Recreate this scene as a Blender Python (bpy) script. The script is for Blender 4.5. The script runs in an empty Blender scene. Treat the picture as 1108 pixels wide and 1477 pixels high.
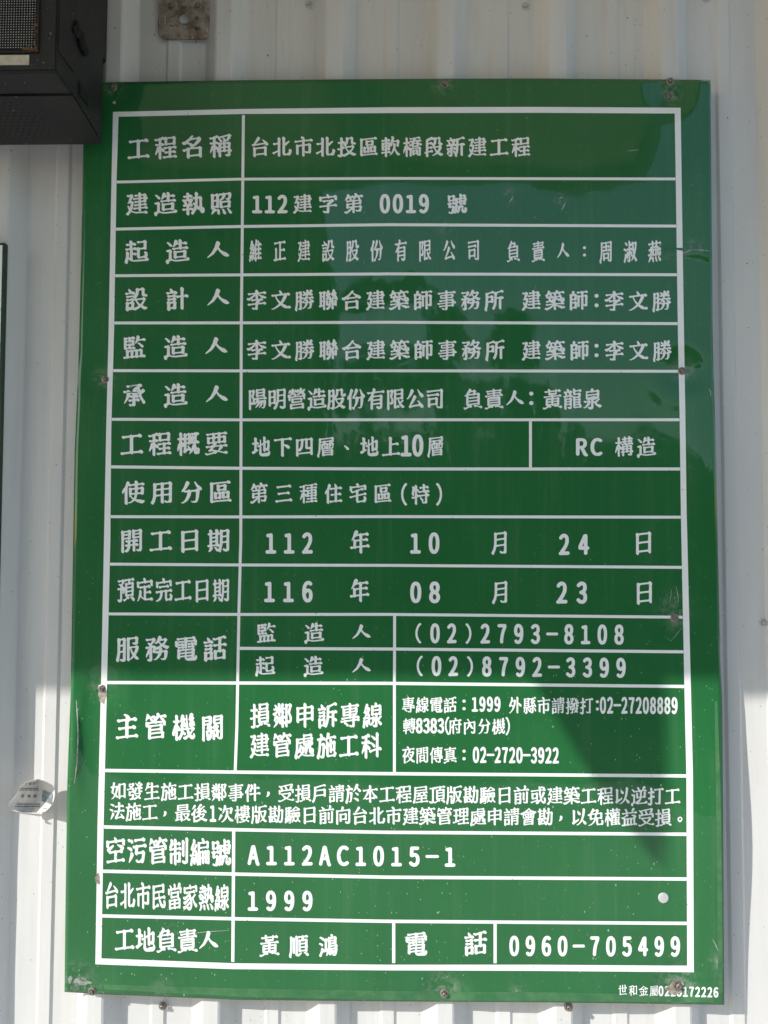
import bpy, bmesh, math, random
from mathutils import Vector, Matrix, noise
from mathutils.geometry import tessellate_polygon
R = math.radians
rng = random.Random(7)
sc = bpy.context.scene
C = sc.collection

# ------------------------------------------------------------------ camera
F, CX, CY = 1109.0, 554.0, 738.5          # focal length and centre of the 1108 x 1477 photograph
D = 1.08                                   # metres from the lens to the sign
H0 = 1.60                                  # lens height above the ground
yaw, pitch, roll = R(-1.2045), R(2.584), R(0.2314)
fw = Vector((math.sin(yaw) * math.cos(pitch), math.cos(yaw) * math.cos(pitch), math.sin(pitch)))
rt0 = Vector((math.cos(yaw), -math.sin(yaw), 0))
up0 = rt0.cross(fw)
rt = rt0 * math.cos(roll) + up0 * math.sin(roll)
up = -rt0 * math.sin(roll) + up0 * math.cos(roll)
EYE = Vector((0, -D, H0))
cd = bpy.data.cameras.new('camera'); cam = bpy.data.objects.new('camera', cd); C.objects.link(cam)
cd.sensor_fit = 'HORIZONTAL'; cd.sensor_width = 36; cd.lens = 36 * F / 1108
cd.clip_start = 0.02; cd.clip_end = 400
m = Matrix.Identity(4)
for i in range(3):
    m[i][0], m[i][1], m[i][2], m[i][3] = rt[i], up[i], -fw[i], EYE[i]
cam.matrix_world = m
sc.camera = cam

# ------------------------------------------------------------------ light
SUN = Vector((-1.48, -1.0, 1.04)).normalized()      # towards the sun
elev = math.asin(SUN.z); azim = math.atan2(SUN.x, SUN.y)
w = bpy.data.worlds.new('World'); sc.world = w; w.use_nodes = True
nt = w.node_tree; nt.nodes.clear()
sky = nt.nodes.new('ShaderNodeTexSky'); sky.sky_type = 'NISHITA'; sky.sun_disc = False
sky.sun_elevation = elev; sky.sun_rotation = azim % (2 * math.pi)
sky.air_density = 1.5; sky.dust_density = 0.7; sky.ozone_density = 2.5
bg = nt.nodes.new('ShaderNodeBackground'); bg.inputs[1].default_value = 0.15
wo = nt.nodes.new('ShaderNodeOutputWorld')
nt.links.new(sky.outputs[0], bg.inputs[0]); nt.links.new(bg.outputs[0], wo.inputs[0])
sd = bpy.data.lights.new('sun', 'SUN'); sd.energy = 3.5; sd.angle = R(0.36); sd.color = (1.0, 0.965, 0.92)
so = bpy.data.objects.new('sun', sd); C.objects.link(so)
so.location = (-3, -4, 6)
so.rotation_euler = SUN.to_track_quat('Z', 'Y').to_euler()
sc.view_settings.view_transform = 'Standard'; sc.view_settings.look = 'None'
sc.view_settings.exposure = 0.53; sc.view_settings.gamma = 1

# ------------------------------------------------------------------ helpers
def ray(px, py):
    return fw + rt * ((px - CX) / F) + up * ((CY - py) / F)
def PY(px, py, y=0.0):                     # meets the upright plane at depth y
    d = ray(px, py); return EYE + d * ((y + D) / d.y)
def PX(px, py, x):
    d = ray(px, py); return EYE + d * (x / d.x)
def mesh(name, verts, faces, mat, parent=None, smooth=False, edges=()):
    me = bpy.data.meshes.new(name)
    me.from_pydata([tuple(v) for v in verts], list(edges), faces)
    if smooth:
        for p in me.polygons: p.use_smooth = True
    me.update()
    o = bpy.data.objects.new(name, me); C.objects.link(o)
    if mat: me.materials.append(mat)
    if parent:
        o.parent = parent; o.matrix_parent_inverse = parent.matrix_world.inverted()
    return o
def bobj(name, bm, mat, parent=None, smooth=False):
    me = bpy.data.meshes.new(name); bm.normal_update(); bm.to_mesh(me); bm.free()
    if smooth:
        for p in me.polygons: p.use_smooth = True
    o = bpy.data.objects.new(name, me); C.objects.link(o)
    if mat: me.materials.append(mat)
    if parent:
        o.parent = parent; o.matrix_parent_inverse = parent.matrix_world.inverted()
    return o
def root(name, label, cat, loc=(0, 0, 0), group=None):
    o = bpy.data.objects.new(name, None); C.objects.link(o); o.location = loc
    o['label'] = label; o['category'] = cat
    o.empty_display_size = 0.1
    if group: o['group'] = group
    bpy.context.view_layer.update()
    return o
def tag(o, label, cat, group=None):
    o['label'] = label; o['category'] = cat
    if group: o['group'] = group
    return o
def box(bm, x0, x1, y0, y1, z0, z1, bev=0.0):
    r = bmesh.ops.create_cube(bm, size=1)
    for v in r['verts']:
        v.co = Vector(((x0 + x1) / 2 + v.co.x * (x1 - x0), (y0 + y1) / 2 + v.co.y * (y1 - y0), (z0 + z1) / 2 + v.co.z * (z1 - z0)))
    if bev:
        es = list({e for v in r['verts'] for e in v.link_edges})
        bmesh.ops.bevel(bm, geom=es, offset=bev, segments=2, affect='EDGES')
def lathe(bm, prof, centre, axis=Vector((0, -1, 0)), n=20):
    """prof: (radius, height along axis)"""
    q = axis.to_track_quat('Z', 'X')
    rings = []
    for r, h in prof:
        if r < 1e-6:
            rings.append([bm.verts.new(centre + q @ Vector((0, 0, h)))])
        else:
            rings.append([bm.verts.new(centre + q @ Vector((r * math.cos(2 * math.pi * k / n), r * math.sin(2 * math.pi * k / n), h))) for k in range(n)])
    for a, b in zip(rings, rings[1:]):
        for k in range(n):
            k2 = (k + 1) % n
            if len(a) == 1 and len(b) > 1: bm.faces.new((a[0], b[k], b[k2]))
            elif len(b) == 1 and len(a) > 1: bm.faces.new((a[k], b[0], a[k2]))
            elif len(a) > 1: bm.faces.new((a[k], b[k], b[k2], a[k2]))
    bmesh.ops.recalc_face_normals(bm, faces=bm.faces)

# ------------------------------------------------------------------ materials
class M:
    """small node-graph writer"""
    def __init__(s, name):
        s.m = bpy.data.materials.new(name); s.m.use_nodes = True; s.t = s.m.node_tree
        s.b = s.t.nodes['Principled BSDF']; s.co = None
    def n(s, typ, **kw):
        x = s.t.nodes.new(typ)
        for k, v in kw.items():
            if k in x.inputs: x.inputs[k].default_value = v
            else: setattr(x, k, v)
        return x
    def link(s, a, b): s.t.links.new(a, b)
    def coord(s, scale=(1, 1, 1)):
        tc = s.n('ShaderNodeTexCoord'); mp = s.n('ShaderNodeMapping'); mp.inputs['Scale'].default_value = scale
        s.link(tc.outputs['Object'], mp.inputs[0]); return mp.outputs[0]
    def noise(s, scale, detail=4, rough=.5, st=(1, 1, 1)):
        x = s.n('ShaderNodeTexNoise'); x.inputs['Scale'].default_value = scale
        x.inputs['Detail'].default_value = detail; x.inputs['Roughness'].default_value = rough
        s.link(s.coord(st), x.inputs['Vector']); return x.outputs['Fac']
    def voro(s, scale, st=(1, 1, 1), feature='F1'):
        x = s.n('ShaderNodeTexVoronoi'); x.feature = feature; x.inputs['Scale'].default_value = scale
        s.link(s.coord(st), x.inputs['Vector']); return x
    def ramp(s, fac, stops):
        x = s.n('ShaderNodeMapRange'); x.clamp = True
        x.inputs['From Min'].default_value, x.inputs['From Max'].default_value = stops[0], stops[1]
        x.inputs['To Min'].default_value, x.inputs['To Max'].default_value = stops[2], stops[3]
        s.link(fac, x.inputs['Value']); return x.outputs[0]
    def mix(s, fac, a, b):
        x = s.n('ShaderNodeMix'); x.data_type = 'RGBA'
        for sock, v in ((x.inputs[6], a), (x.inputs[7], b)):
            if isinstance(v, tuple): sock.default_value = (*v, 1) if len(v) == 3 else v
            else: s.link(v, sock)
        if isinstance(fac, (int, float)): x.inputs[0].default_value = fac
        else: s.link(fac, x.inputs[0])
        return x.outputs[2]
    def math(s, op, a, b=None):
        x = s.n('ShaderNodeMath'); x.operation = op
        for sock, v in ((x.inputs[0], a), (x.inputs[1], b)):
            if v is None: continue
            if isinstance(v, (int, float)): sock.default_value = v
            else: s.link(v, sock)
        return x.outputs[0]
    def bump(s, h, strength, dist=.001, normal_to='Normal'):
        x = s.n('ShaderNodeBump'); x.inputs['Strength'].default_value = strength; x.inputs['Distance'].default_value = dist
        s.link(h, x.inputs['Height']); s.link(x.outputs[0], s.b.inputs[normal_to]); return x
    def set(s, **kw):
        for k, v in kw.items():
            k = k.replace('_', ' ')
            if isinstance(v, tuple): s.b.inputs[k].default_value = (*v, 1)
            elif isinstance(v, (int, float)): s.b.inputs[k].default_value = v
            else: s.link(v, s.b.inputs[k])
        return s

def specks(g, scale, size, keep, stretch=(1, 1, 1)):
    """mask of sparse small marks: a voronoi cell keeps its mark only when its random colour is below keep"""
    v = g.voro(scale, stretch)
    near = g.ramp(v.outputs['Distance'], (size, size * .6, 0, 1))
    sp = g.n('ShaderNodeSeparateColor'); g.link(v.outputs['Color'], sp.inputs[0])
    on = g.math('LESS_THAN', sp.outputs[0], keep)
    return g.math('MULTIPLY', near, on)

def mat_wall():
    g = M('painted_steel')
    c = g.mix(g.ramp(g.noise(9, 5, .6, (1, 1, .15)), (.35, .7, 0, 1)), (.72, .71, .685), (.64, .63, .615))
    c = g.mix(g.ramp(g.noise(60, 6, .7, (1, 1, .06)), (.50, .78, 0, .35)), c, (.50, .485, .45))
    c = g.mix(g.ramp(g.noise(3.2, 6, .65, (1, 1, .6)), (.48, .75, 0, .35)), c, (.56, .54, .49))
    c = g.mix(g.math('MULTIPLY', specks(g, 75, .09, .22, (1, 1, .8)), .6), c, (.30, .285, .25))
    c = g.mix(g.math('MULTIPLY', specks(g, 140, .16, .10, (1, 1, .6)), .5), c, (.22, .21, .20))
    c = g.mix(g.math('MULTIPLY', specks(g, 36, .042, .16, (1, 1, 1)), .9), c, (.12, .11, .10))
    g.set(Base_Color=c, Roughness=g.ramp(g.noise(30, 4), (.3, .7, .32, .5)), Specular_IOR_Level=.45)
    g.bump(g.noise(22, 5, .6, (1, 1, .3)), .35, .0012)
    return g.m
def mat_sign():
    g = M('green_reflective_sheeting')
    c = g.mix(g.ramp(g.noise(5, 4), (.3, .7, 0, 1)), (.013, .119, .031), (.019, .136, .040))
    # fine honeycomb grain of the reflective film
    c = g.mix(g.ramp(g.noise(1500, 1), (.45, .75, 0, .25)), c, (.04, .24, .08))
    wear = g.n('ShaderNodeAttribute'); wear.attribute_name = 'wear'
    wf = g.math('MULTIPLY', wear.outputs['Fac'], g.ramp(g.noise(110, 6, .75), (.44, .66, 0, 1)))
    c = g.mix(g.math('MULTIPLY', wf, .75), c, (.34, .36, .31))
    # pale chips, smears and dust; sunlight painted in as stronger marks further down
    sep = g.n('ShaderNodeSeparateXYZ'); g.link(g.coord(), sep.inputs[0])
    sunlit_low = g.math('MULTIPLY', g.ramp(sep.outputs[2], (1.62, 1.22, .22, 1.0)), g.ramp(g.noise(4, 3), (.40, .60, .25, 1.0)))
    c = g.mix(g.math('MULTIPLY', specks(g, 95, .12, .09, (1, 1, .6)), sunlit_low), c, (.38, .55, .34))
    c = g.mix(g.math('MULTIPLY', specks(g, 210, .20, .12, (1.3, 1, .8)), sunlit_low), c, (.36, .52, .30))
    c = g.mix(g.math('MULTIPLY', specks(g, 45, .05, .09, (1, 1, .3)), sunlit_low), c, (.55, .62, .50))
    c = g.mix(g.math('MULTIPLY', specks(g, 52, .05, .10, (1, 1, 1)), .9), c, (.03, .05, .03))
    c = g.mix(g.ramp(g.noise(26, 6, .75, (1, 1, .5)), (.58, .85, 0, .25)), c, (.08, .19, .09))
    c = g.mix(g.math('MULTIPLY', g.ramp(g.noise(55, 6, .7, (1, 1, .035)), (.52, .74, 0, .20)), g.ramp(g.noise(5, 3), (.35, .65, .2, 1.0))), c, (.16, .26, .15))
    g.set(Base_Color=c, Roughness=.45, Specular_IOR_Level=.12, Coat_Weight=.9,
          Coat_Roughness=g.ramp(g.noise(40, 5, .6), (.35, .8, .02, .07)), Coat_IOR=1.5)
    g.bump(g.noise(14, 3, .5), .25, .0012)
    g.bump(g.noise(9, 3, .5), .30, .0016, 'Coat Normal')
    return g.m
def mat_letters():
    g = M('white_sheeting')
    c = g.mix(g.ramp(g.noise(40, 6, .7), (.45, .8, 0, .4)), (.90, .91, .90), (.80, .82, .80))
    c = g.mix(g.math('MULTIPLY', specks(g, 110, .13, .14), .8), c, (.22, .26, .20))
    g.set(Base_Color=c, Roughness=.35, Coat_Weight=.7, Coat_Roughness=.08)
    g.bump(g.noise(9, 3, .5), .30, .0016, 'Coat Normal')
    return g.m
def simple(name, col, rough=.5, metal=0., nscale=60, var=.25, bump=.2, bd=.0005, alt=None, lo=.4, hi=.7):
    g = M(name)
    alt = alt or tuple(x * (1 - var) for x in col)
    c = g.mix(g.ramp(g.noise(nscale, 6, .65), (lo, hi, 0, 1)), col, alt)
    g.set(Base_Color=c, Roughness=rough, Metallic=metal)
    if bump: g.bump(g.noise(nscale * 2, 5, .6), bump, bd)
    return g.m
def mat_black():
    g = M('black_coated_steel')
    c = g.mix(g.ramp(g.noise(14, 6, .65), (.35, .75, 0, 1)), (.008, .008, .009), (.020, .020, .019))
    c = g.mix(g.math('MULTIPLY', specks(g, 120, .15, .14), .8), c, (.28, .27, .24))
    c = g.mix(g.ramp(g.noise(75, 8, .8), (.60, .74, 0, .45)), c, (.12, .115, .10))
    g.set(Base_Color=c, Roughness=.55)
    g.bump(g.noise(200, 4, .6), .3, .0004)
    return g.m
def mat_zinc():
    g = M('galvanised_plate')
    c = g.mix(g.ramp(g.noise(45, 8, .75, (1, 1, 1)), (.40, .60, 0, 1)), (.42, .39, .355), (.17, .14, .11))
    c = g.mix(g.ramp(g.noise(90, 6, .8, (2.5, 1, .5)), (.60, .66, 0, .9)), c, (.85, .84, .81))
    g.set(Base_Color=c, Metallic=.75, Roughness=g.ramp(g.noise(60, 5, .7), (.3, .7, .28, .55)))
    g.bump(g.noise(80, 5, .7, (1, 1, .6)), .6, .0008)
    return g.m
def mat_rust():
    g = M('corroded_bracket')
    c = g.mix(g.ramp(g.noise(160, 8, .8), (.35, .6, 0, 1)), (.20, .085, .03), (.07, .04, .02))
    g.set(Base_Color=c, Roughness=.9); g.bump(g.noise(300, 6, .8), .9, .001); return g.m

WALL, SIGN, WHITE, BLACK, ZINC = mat_wall(), mat_sign(), mat_letters(), mat_black(), mat_zinc()
RUST = mat_rust()
SCREW = simple('weathered_screw', (.34, .31, .27), .45, .55, 400, .6, .5, .0004, alt=(.16, .105, .07))
PAINTED_SCREW = simple('painted_screw', (.62, .61, .58), .4, .1, 300, .3, .3)
DARK = simple('dark_rubber', (.002, .002, .002), .8, 0, 200, .3, .3)
FILM = simple('dusty_film_edge', (.075, .19, .08), .5, 0, 60, .4, .3, alt=(.03, .145, .05), lo=.35, hi=.62)
PLUG = simple('grey_plastic', (.55, .56, .55), .4)
CREAM = simple('cream_label', (.62, .56, .43), .5, 0, 90, .3)
LED = simple('led_lens', (.55, .55, .56), .25)
PAPER = simple('paper', (.68, .655, .62), .65, 0, 80, .15)
INK = simple('printing_ink', (.06, .06, .07), .6)
PHOTO = simple('printed_picture', (.13, .17, .19), .5, 0, 130, .5, 0, alt=(.34, .38, .39), lo=.40, hi=.68)
EDGE = simple('cut_edge', (.60, .66, .56), .5, 0, 100, .4)
STAIN = simple('rust_streak', (.40, .36, .30), .6, 0, 200, .4, .3, alt=(.17, .13, .09))
ALU = simple('bare_scuff', (.55, .56, .52), .4, .5, 250, .5, .5)

# ------------------------------------------------------------------ brush lettering
# Blender's own text object gives each character's bones: it is thinned to centre lines, the lines are joined into
# strokes, and the strokes are written again with a slanted nib (entry dab, rising horizontals, tapering sweeps).
import numpy as np
NG, MG, PAD = 240, 200, 14
LAT = '0123456789-ACR():'
WIDE = {c: chr(ord(c) + 0xFEE0) for c in LAT}
nrng = np.random.default_rng(5)
def glyph_raster(chars):
    cu = bpy.data.curves.new('letter', 'FONT'); cu.size = 1; cu.resolution_u = 5; cu.fill_mode = 'FRONT'
    ob = bpy.data.objects.new('letter', cu); C.objects.link(ob); out = {}
    for c in chars:
        cu.body = WIDE.get(c, c); bpy.context.view_layer.update()
        me = ob.to_mesh(); me.calc_loop_triangles()
        P = np.array([v.co[:2] for v in me.vertices]) * NG; P[:, 1] += .12 * NG
        im = np.zeros((NG, NG), bool)
        for t in me.loop_triangles:
            A, B, Q = (P[i] for i in t.vertices)
            lo_ = np.maximum(np.minimum(np.minimum(A, B), Q).astype(int) - 1, 0); hi_ = np.minimum(np.maximum(np.maximum(A, B), Q).astype(int) + 2, NG)
            if (hi_ <= lo_).any(): continue
            X, Y = np.meshgrid(np.arange(lo_[0], hi_[0]) + .5, np.arange(lo_[1], hi_[1]) + .5)
            e = lambda p, q: (q[0] - p[0]) * (Y - p[1]) - (q[1] - p[1]) * (X - p[0])
            a, b, d = e(A, B), e(B, Q), e(Q, A)
            im[lo_[1]:hi_[1], lo_[0]:hi_[0]] |= ((a >= -1e-6) & (b >= -1e-6) & (d >= -1e-6)) | ((a <= 1e-6) & (b <= 1e-6) & (d <= 1e-6))
        ob.to_mesh_clear(); out[c] = im
    bpy.data.objects.remove(ob); bpy.data.curves.remove(cu)
    return out
def thin(im):
    im = im.astype(np.uint8).copy()
    while True:
        changed = 0
        for s in (0, 1):
            p = np.pad(im, 1)
            n = [p[:-2, 1:-1], p[:-2, 2:], p[1:-1, 2:], p[2:, 2:], p[2:, 1:-1], p[2:, :-2], p[1:-1, :-2], p[:-2, :-2]]
            B = sum(x.astype(int) for x in n)
            A = sum(((n[i] == 0) & (n[(i + 1) % 8] == 1)).astype(int) for i in range(8))
            c = (n[0] * n[2] * n[4 if s == 0 else 6] == 0) & (n[2 if s == 0 else 0] * n[4] * n[6] == 0)
            d = (im == 1) & (B >= 2) & (B <= 6) & (A == 1) & c
            changed += d.sum(); im[d] = 0
        if changed == 0: return im
def half_width(im, sk):
    d = np.where(im, 1e3, 0.); H, W_ = d.shape
    for _ in range(24):
        p = np.pad(d, 1); m_ = d.copy()
        for dy in (-1, 0, 1):
            for dx_ in (-1, 0, 1):
                if dx_ or dy: m_ = np.minimum(m_, p[1 + dy:H + 1 + dy, 1 + dx_:W_ + 1 + dx_] + math.hypot(dx_, dy))
        if np.array_equal(m_, d): break
        d = m_
    v = d[sk > 0]
    return float(np.median(v)) if len(v) else 5.
def trace(sk):
    pts = set(map(tuple, np.argwhere(sk).tolist()))
    ring = [(-1, 0), (-1, 1), (0, 1), (1, 1), (1, 0), (1, -1), (0, -1), (-1, -1)]
    nb = lambda p: [(p[0] + a, p[1] + b) for a, b in ring if (p[0] + a, p[1] + b) in pts]
    def cn(p):
        v = [(p[0] + a, p[1] + b) in pts for a, b in ring]
        return sum((not v[i]) and v[(i + 1) % 8] for i in range(8))
    cnv = {p: cn(p) for p in pts}
    node = {p for p in pts if cnv[p] != 2}
    cl, centers, edges, used, mids = {}, [], [], set(), set()
    for p in sorted(node):
        if p in cl: continue
        st = [p]; cl[p] = len(centers); mem = [p]
        while st:
            q = st.pop()
            for r in nb(q):
                if r in node and r not in cl and cnv[r] > 2: cl[r] = cl[p]; st.append(r); mem.append(r)
        centers.append(np.mean(mem, 0))
    for p in sorted(node):
        for q in nb(p):
            if q in node:
                if cl[q] != cl[p] and (q, p) not in used and (p, q) not in used:
                    used.add((p, q)); edges.append([cl[p], cl[q], [p, q]])
                continue
            if (p, q) in used: continue
            path = [p, q]; cur = q; ok = True; prev = p
            while cur not in node:
                nx = [r for r in nb(cur) if r != prev and r not in path[-3:]]
                if not nx: ok = False; break
                nx.sort(key=lambda r: (r not in node, abs(r[0] - cur[0]) + abs(r[1] - cur[1])))
                prev, cur = cur, nx[0]; path.append(cur)
                if len(path) > 2000: break
            if not ok: continue
            used.add((path[0], path[1])); used.add((path[-1], path[-2]))
            if len(path) <= 3 and cl[path[-1]] == cl[p]: continue
            if path[len(path) // 2] in mids: continue
            mids.update(path[1:-1]); edges.append([cl[p], cl[path[-1]], path])
    rem = pts - set(q for e in edges for q in e[2]) - node
    while rem:
        s = min(rem); path = [s]; rem.discard(s); cur = s
        while True:
            nx = [r for r in nb(cur) if r in rem]
            if not nx: break
            nx.sort(key=lambda r: abs(r[0] - cur[0]) + abs(r[1] - cur[1]))
            cur = nx[0]; rem.discard(cur); path.append(cur)
        if len(path) > 12: path.append(path[0]); edges.append([-1, -1, path])
    return centers, edges
def rdp(P, eps):
    if len(P) < 3: return P
    a, b = P[0], P[-1]; ab = b - a; L = np.hypot(*ab)
    d = np.hypot(*(P - a).T) if L < 1e-6 else np.abs(ab[0] * (P[:, 1] - a[1]) - ab[1] * (P[:, 0] - a[0])) / L
    i = int(d.argmax())
    if d[i] <= eps: return np.array([a, b])
    return np.vstack([rdp(P[:i + 1], eps)[:-1], rdp(P[i:], eps)])
def plen(P): return np.hypot(*np.diff(P, axis=0).T).sum()
def along(P, s):
    c = np.r_[0, np.cumsum(np.hypot(*np.diff(P, axis=0).T))]; s = np.clip(s, 0, c[-1])
    return np.array([np.interp(s, c, P[:, 0]), np.interp(s, c, P[:, 1])]).T
def cut(P, s0, s1):
    c = np.r_[0, np.cumsum(np.hypot(*np.diff(P, axis=0).T))]
    return np.vstack([along(P, [s0]), P[(c > s0) & (c < s1)], along(P, [s1])])
def strokes(c, im):
    sk = thin(im); w = half_width(im, sk); ce, ed = trace(sk)
    ed = [[a, b, np.array(p, float)[:, ::-1].copy()] for a, b, p in ed]; ce = [x[::-1] for x in ce]
    deg = {}
    def degs():
        deg.clear()
        for a, b, _ in ed: deg[a] = deg.get(a, 0) + 1; deg[b] = deg.get(b, 0) + 1
    degs(); again = True
    while again:                                            # spurs
        again = False
        for e in list(ed):
            a, b, p = e
            if a >= 0 and plen(p) < w * 1.15 and ((deg[a] == 1) != (deg[b] == 1)) and max(deg[a], deg[b]) >= 3:
                ed[:] = [z for z in ed if z is not e]; degs(); again = True
    par = list(range(len(ce)))
    def f(i):
        while par[i] != i: i = par[i]
        return i
    for e in list(ed):                                      # junctions that belong together
        a, b, p = e
        if a >= 0 and a != b and plen(p) < w * 1.5 and deg[a] >= 3 and deg[b] >= 3:
            par[f(a)] = f(b); ed[:] = [z for z in ed if z is not e]
    groups = {}
    for i in range(len(ce)): groups.setdefault(f(i), []).append(ce[i])
    cen = {k: np.mean(v, 0) for k, v in groups.items()}
    for e in ed:
        if e[0] >= 0: e[0] = f(e[0]); e[1] = f(e[1])
    degs(); ends = {}; E = []
    for i, (a, b, p) in enumerate(ed):
        if a < 0: E.append([p, a, b]); continue
        L = plen(p); t = min(w * 1.1, L * .35)
        q = cut(p, t if deg[a] >= 3 else 0, L - (t if deg[b] >= 3 else 0)); E.append([q, a, b])
        for side, n in ((0, a), (1, b)):
            if deg[n] >= 2:
                k = min(w * 2.2, plen(q)); d = (along(q, [k])[0] - q[0]) if side == 0 else (along(q, [plen(q) - k])[0] - q[-1])
                ends.setdefault(n, []).append((i, side, d / max(np.hypot(*d), 1e-6)))
    lk = {}
    for n, L in ends.items():                               # run straight through a crossing
        cand = sorted(((-(L[x][2] @ L[y][2]), x, y) for x in range(len(L)) for y in range(x + 1, len(L)) if L[x][0] != L[y][0]), key=lambda z: -z[0]); us = set()
        for cs, x, y in cand:
            if x in us or y in us: continue
            if cs > .8 or len(L) == 2:
                us |= {x, y}; lk[L[x][:2]] = L[y][:2]; lk[L[y][:2]] = L[x][:2]
    done = set(); out = []
    for i in range(len(E)):
        if i in done: continue
        cur = (i, 0); seen = {i}; loop = False
        while cur in lk:
            j, s = lk[cur]
            if j in seen: loop = (j == i); break
            seen.add(j); cur = (j, 1 - s)
        j, s = cur; vis = set(); P = []
        n0 = E[j][1] if s == 0 else E[j][2]
        if n0 >= 0 and deg.get(n0, 0) >= 3 and not loop: P.append(cen[n0][None])
        while j not in vis:
            vis.add(j); done.add(j); P.append(E[j][0] if s == 0 else E[j][0][::-1]); o = (j, 1 - s)
            if o in lk:
                j, s = lk[o]
                if j in vis: P.append(P[0][:1])
            else:
                n1 = E[o[0]][2] if o[1] == 1 else E[o[0]][1]
                if n1 >= 0 and deg.get(n1, 0) >= 3: P.append(cen[n1][None])
                break
        out.append(rdp(np.vstack(P), 2.6 if c not in LAT else .8))
    return out
def corner_split(P, lim):
    out = []; cur = [P[0]]
    for i in range(1, len(P) - 1):
        cur.append(P[i]); a = P[i] - P[i - 1]; b = P[i + 1] - P[i]
        if math.degrees(math.acos(max(-1, min(1, a @ b / (np.hypot(*a) * np.hypot(*b) + 1e-9))))) > lim: out.append(np.array(cur)); cur = [P[i]]
    cur.append(P[-1]); out.append(np.array(cur)); return out
YG, XG = np.mgrid[0:MG + 2 * PAD, 0:MG + 2 * PAD] - float(PAD)
def brush(c, im, wt=1.0):
    lat = c in LAT
    if c == ':': S_ = [np.array([[119, 66], [121, 66.]]), np.array([[119, 164], [121, 164.]])]
    elif c == '人': S_ = [np.array([[122, 196], [104, 150], [70, 100], [18, 62.]]), np.array([[112, 168], [140, 120], [180, 85], [226, 62.]])]
    else: S_ = strokes(c, im)
    segs = [q for P in S_ if plen(P) >= 3 or c == ':' for q in corner_split(P, 75 if lat else 48) if plen(q) > 4 or c == ':']
    ink = sum(plen(q) for q in segs) / NG
    base = min(.138, max(.058, .138 - .0078 * (ink - 2.0))) * MG / 2
    if lat: base = .069 * MG if c not in '()-' else .058 * MG
    if c == ':': base = .085 * MG
    elif not lat: base *= wt
    Fd = np.full(XG.shape, 99.); th = math.radians(-38); ca, sa = math.cos(th), math.sin(th)
    for q in segs:
        q = q * (MG / NG)
        if lat and c not in '():': q[:, 0] = 100 + (q[:, 0] - 100) * .62
        d = q[-1] - q[0]; L = plen(q)
        if not lat:
            if abs(d[0]) > abs(d[1]) * 1.3: q = q[::-1] if d[0] < 0 else q
            elif d[1] > 0: q = q[::-1]
            d = q[-1] - q[0]
        n = max(int(L / 1.5), 6); s = np.linspace(0, L, n); pt = along(q, s); t = s / max(L, 1e-6)
        ang = math.degrees(math.atan2(d[1], d[0])); e = min(.30, 14 / max(L, 1e-6)); hump = lambda t0, wd: np.exp(-((t - t0) / wd) ** 2)
        if lat: r = np.full(n, base)
        elif abs(ang) < 22: r = base * (.72 + .3 * t) if L < .16 * MG else base * (.58 + .30 * hump(0, e * .7) + .56 * hump(1 - e * .25, e * .6))
        elif -112 < ang < -68: r = base * (.98 + .22 * hump(.03, e * .6) + .06 * hump(1, e))
        elif ang <= -112: r = base * (1.1 - .45 * t) if L < .16 * MG else base * (1.18 - .88 * t ** 1.5)
        elif ang < -22: r = base * (.62 + .55 * t) if L < .2 * MG else base * (.50 + .90 * np.minimum(t / .78, 1) ** 1.4) * np.where(t > .82, 1 - (t - .82) / .18 * .6, 1)
        else: r = base * (1.05 - .5 * t)
        if not lat:
            r = r * (1 + .03 * np.sin(s * .05 + nrng.uniform(0, 6)) + nrng.uniform(-.03, .03))
            if abs(ang) < 22 and L > .3 * MG: pt = pt + np.c_[0 * t, 1.6 * np.sin(t * np.pi)]
            pt = pt + np.c_[0 * t, .10 * (pt[:, 0] - MG / 2)]
        for (x, y), rr_ in zip(pt, r):
            x0, x1 = max(int(x - rr_ - 5 + PAD), 0), int(x + rr_ + 7 + PAD); y0, y1 = max(int(y - rr_ - 5 + PAD), 0), int(y + rr_ + 7 + PAD)
            dx_ = XG[y0:y1, x0:x1] - x; dy = YG[y0:y1, x0:x1] - y
            if not dx_.size: continue
            if lat: K_ = np.hypot(dx_, dy) - rr_
            else: K_ = ((np.abs(dx_ * ca + dy * sa) / 1.14) ** 2.6 + (np.abs(-dx_ * sa + dy * ca) / .86) ** 2.6) ** (1 / 2.6) - rr_
            np.minimum(Fd[y0:y1, x0:x1], K_, out=Fd[y0:y1, x0:x1])
    Fd = np.clip(Fd, -6, 6)
    for _ in range(2):
        p = np.pad(Fd, 1, mode='edge'); Fd = (p[1:-1, :-2] + 2 * Fd + p[1:-1, 2:]) / 4
        p = np.pad(Fd, 1, mode='edge'); Fd = (p[:-2, 1:-1] + 2 * Fd + p[2:, 1:-1]) / 4
    Fd[0, :] = Fd[-1, :] = Fd[:, 0] = Fd[:, -1] = 1
    return Fd
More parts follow.
